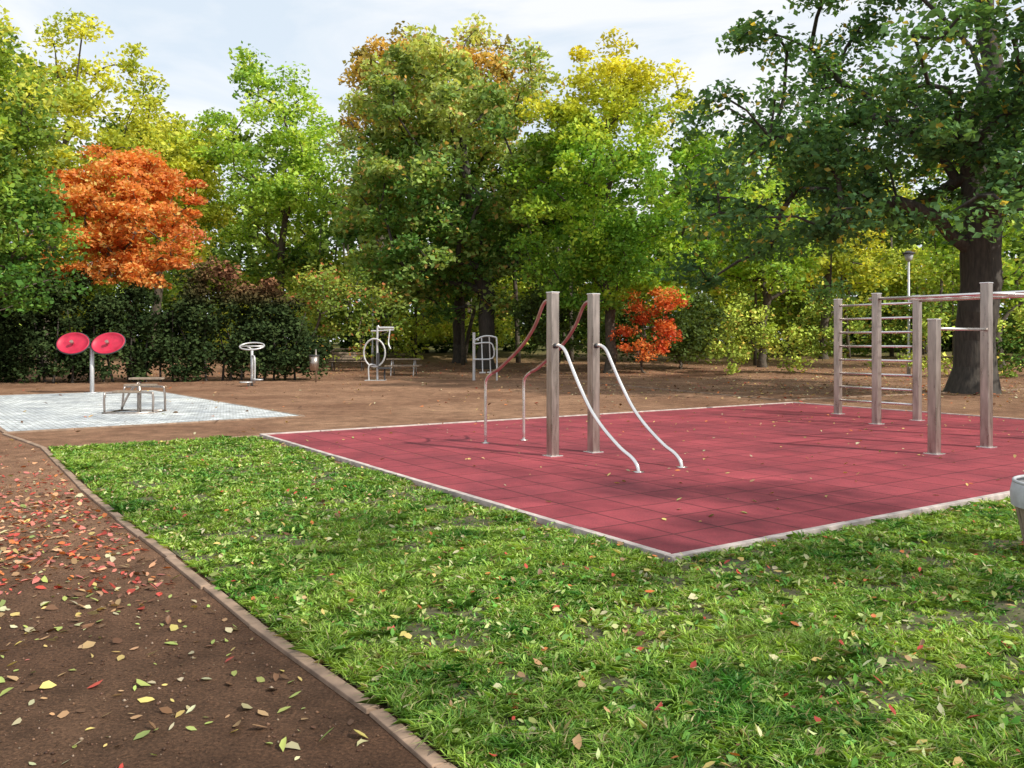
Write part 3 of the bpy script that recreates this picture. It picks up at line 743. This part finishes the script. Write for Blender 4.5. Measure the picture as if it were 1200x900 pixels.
mb.box((cx+.35, cy0-.2, .33), (.12, .22, .02)); mb.box((cx+.65, cy0+.1, .33), (.12, .22, .02)); mb.tube([(cx+.6, cy0, 1.73), (cx+.65, cy0+.1, .35)], .025, 8, smooth=1)
mb.obj('frame', M_tubefar, wb)

def park_bench(cx, cy0, ang=0.0):
    z0 = float(gz(cx, cy0)); e = empty('park_bench')
    mb = MB()
    for k_ in range(4): mb.box((cx, cy0-.2+k_*.12, z0+.45), (.85, .05, .018))
    mb.obj('seat', M_wood, e)
    mb = MB()
    for k_ in range(3): mb.box((cx, cy0+.26+k_*.03, z0+.58+k_*.13), (.85, .018, .05))
    mb.obj('backrest', M_wood, e)
    mb = MB()
    for sx in (-.7, .7):
        mb.tube([(cx+sx, cy0-.22, z0), (cx+sx, cy0-.2, z0+.42), (cx+sx, cy0+.2, z0+.42), (cx+sx, cy0+.36, z0+.92)], .025, 8, smooth=1); mb.tube([(cx+sx, cy0+.2, z0+.42), (cx+sx, cy0+.3, z0)], .025, 8, smooth=1)
    mb.obj('legs', M_dark, e)
park_bench(-7.9, 41.0)
nb = empty('litter_bin'); cx, cy0 = -7.4, 32.2
mb = MB(); mb.tube([(cx, cy0, 0), (cx, cy0, 1.25)], .03, 8, smooth=1); mb.tube([(cx-.02, cy0-.2, .45), (cx-.02, cy0-.2, 1.0)], [.16, .19], 16, smooth=1); mb.obj('bin_body', M_post, nb, smooth=True)
mb = MB(); mb.tube([(cx-.02, cy0-.2, 1.0), (cx-.02, cy0-.2, 1.04)], .205, 16, smooth=1); mb.obj('bin_rim', M_dark, nb, smooth=True)

def lamp(cx, cy0, h):
    z0 = float(gz(cx, cy0)); e = empty('street_lamp'); mb = MB()
    mb.tube([(cx, cy0, z0), (cx, cy0, z0+.9), (cx, cy0, z0+1), (cx, cy0, z0+h)], [.08, .08, .055, .045], 12, smooth=1); mb.obj('pole', M_tubefar, e, smooth=True)
    mb = MB(); mb.tube([(cx, cy0, z0+h), (cx, cy0, z0+h+.08), (cx, cy0, z0+h+.32)], [.08, .14, .20], 16, smooth=1); mb.obj('lantern', M_white, e, smooth=True)
    mb = MB(); mb.tube([(cx, cy0, z0+h+.32), (cx, cy0, z0+h+.36), (cx, cy0, z0+h+.45)], [.27, .25, .05], 16, smooth=1); mb.obj('cap', M_dark, e, smooth=True)
lamp(17.2, 37.0, 5.0); lamp(-8.0, 49.0, 3.6)

# slatted litter bin at the right edge of the lawn
pt = empty('litter_bin'); cx, cy0 = 3.95, 6.0
mb = MB(); ns = 18
for k_ in range(ns):
    a = 2*math.pi*k_/ns; r0_, r1_ = .26, .34; hw_ = .042
    def q(r, z, s, o): return np.array([cx+math.cos(a)*(r+o)-math.sin(a)*s, cy0+math.sin(a)*(r+o)+math.cos(a)*s, z])
    b_ = len(mb.v)
    for r, z, w_ in ((r0_, .0, hw_*.95), (r1_, .40, hw_*1.25)):
        mb.v += [q(r, z, -w_, 0), q(r, z, w_, 0), q(r, z, w_, .022), q(r, z, -w_, .022)]
    for f in ((0, 1, 2, 3), (7, 6, 5, 4), (0, 4, 5, 1), (1, 5, 6, 2), (2, 6, 7, 3), (3, 7, 4, 0)): mb.f.append(tuple(b_+i for i in f))
mb.obj('slats', M_wood, pt, bevel=.004)
mb = MB(); mb.tube([(cx, cy0, .38), (cx, cy0, .47), (cx, cy0, .54), (cx, cy0, .55)], [.385, .39, .375, .36], 32, smooth=1, cap=False)
mb.tube([(cx+.365*math.cos(a), cy0+.365*math.sin(a), .55) for a in np.linspace(0, 2*math.pi, 33)[:-1]], .012, 8, closed=True, smooth=1)
mb.obj('rim', M_white, pt, smooth=True)
mb = MB(); mb.tube([(cx, cy0, .0), (cx, cy0, .44)], [.25, .34], 20, smooth=1); mb.obj('liner', M_dark, pt, smooth=True)

# ------------------------------------------------------------ world, sun, camera
tos = Vector((.72, -.50, 0)).normalized(); el = math.radians(40)
tos = Vector((tos.x*math.cos(el), tos.y*math.cos(el), math.sin(el)))
world = bpy.data.worlds.new('World'); scene.world = world; world.use_nodes = True
nt = world.node_tree; nt.nodes.clear()
sky = N(nt, 'ShaderNodeTexSky'); sky.sky_type = 'NISHITA'; sky.sun_disc = False
sky.sun_elevation = el; sky.sun_rotation = math.atan2(tos.x, tos.y)
tc = N(nt, 'ShaderNodeTexCoord')
mp = N(nt, 'ShaderNodeMapping'); mp.inputs['Scale'].default_value = (1.2, 1.2, 3.6); mp.inputs['Rotation'].default_value = (.15, .4, .3)
nt.links.new(tc.outputs['Generated'], mp.inputs[0])
cn = N(nt, 'ShaderNodeTexNoise', Scale=2.6, Detail=6.0, Roughness=.55, Distortion=.6); nt.links.new(mp.outputs[0], cn.inputs['Vector'])
cloud = ramp(nt, cn.outputs[0], [(.36, (.74, .83, .92)), (.56, (.98, .99, 1.0))])
veil = mix(nt, 1.0, cloud.outputs[0], (7.3, 7.3, 7.3), 'MULTIPLY')
col = mix(nt, .88, sky.outputs[0], veil)
bg = N(nt, 'ShaderNodeBackground', Strength=.15); nt.links.new(col, bg.inputs[0])
wo = N(nt, 'ShaderNodeOutputWorld'); nt.links.new(bg.outputs[0], wo.inputs[0])
sd = bpy.data.lights.new('sun', 'SUN'); sd.energy = 5.0; sd.angle = math.radians(.8); sd.color = (1, .94, .83)
so = link(bpy.data.objects.new('sun', sd)); so.rotation_euler = (-tos).to_track_quat('-Z', 'Y').to_euler()
cam = bpy.data.cameras.new('camera'); cam.lens = 30; cam.sensor_width = 36; cam.shift_y = -50/1200; cam.clip_end = 3000
co_ = link(bpy.data.objects.new('camera', cam)); co_.location = (0, 0, 1.55); co_.rotation_euler = (math.radians(90), 0, 0)
scene.camera = co_
scene.view_settings.view_transform = 'Standard'; scene.view_settings.look = 'None'; scene.view_settings.exposure = 0
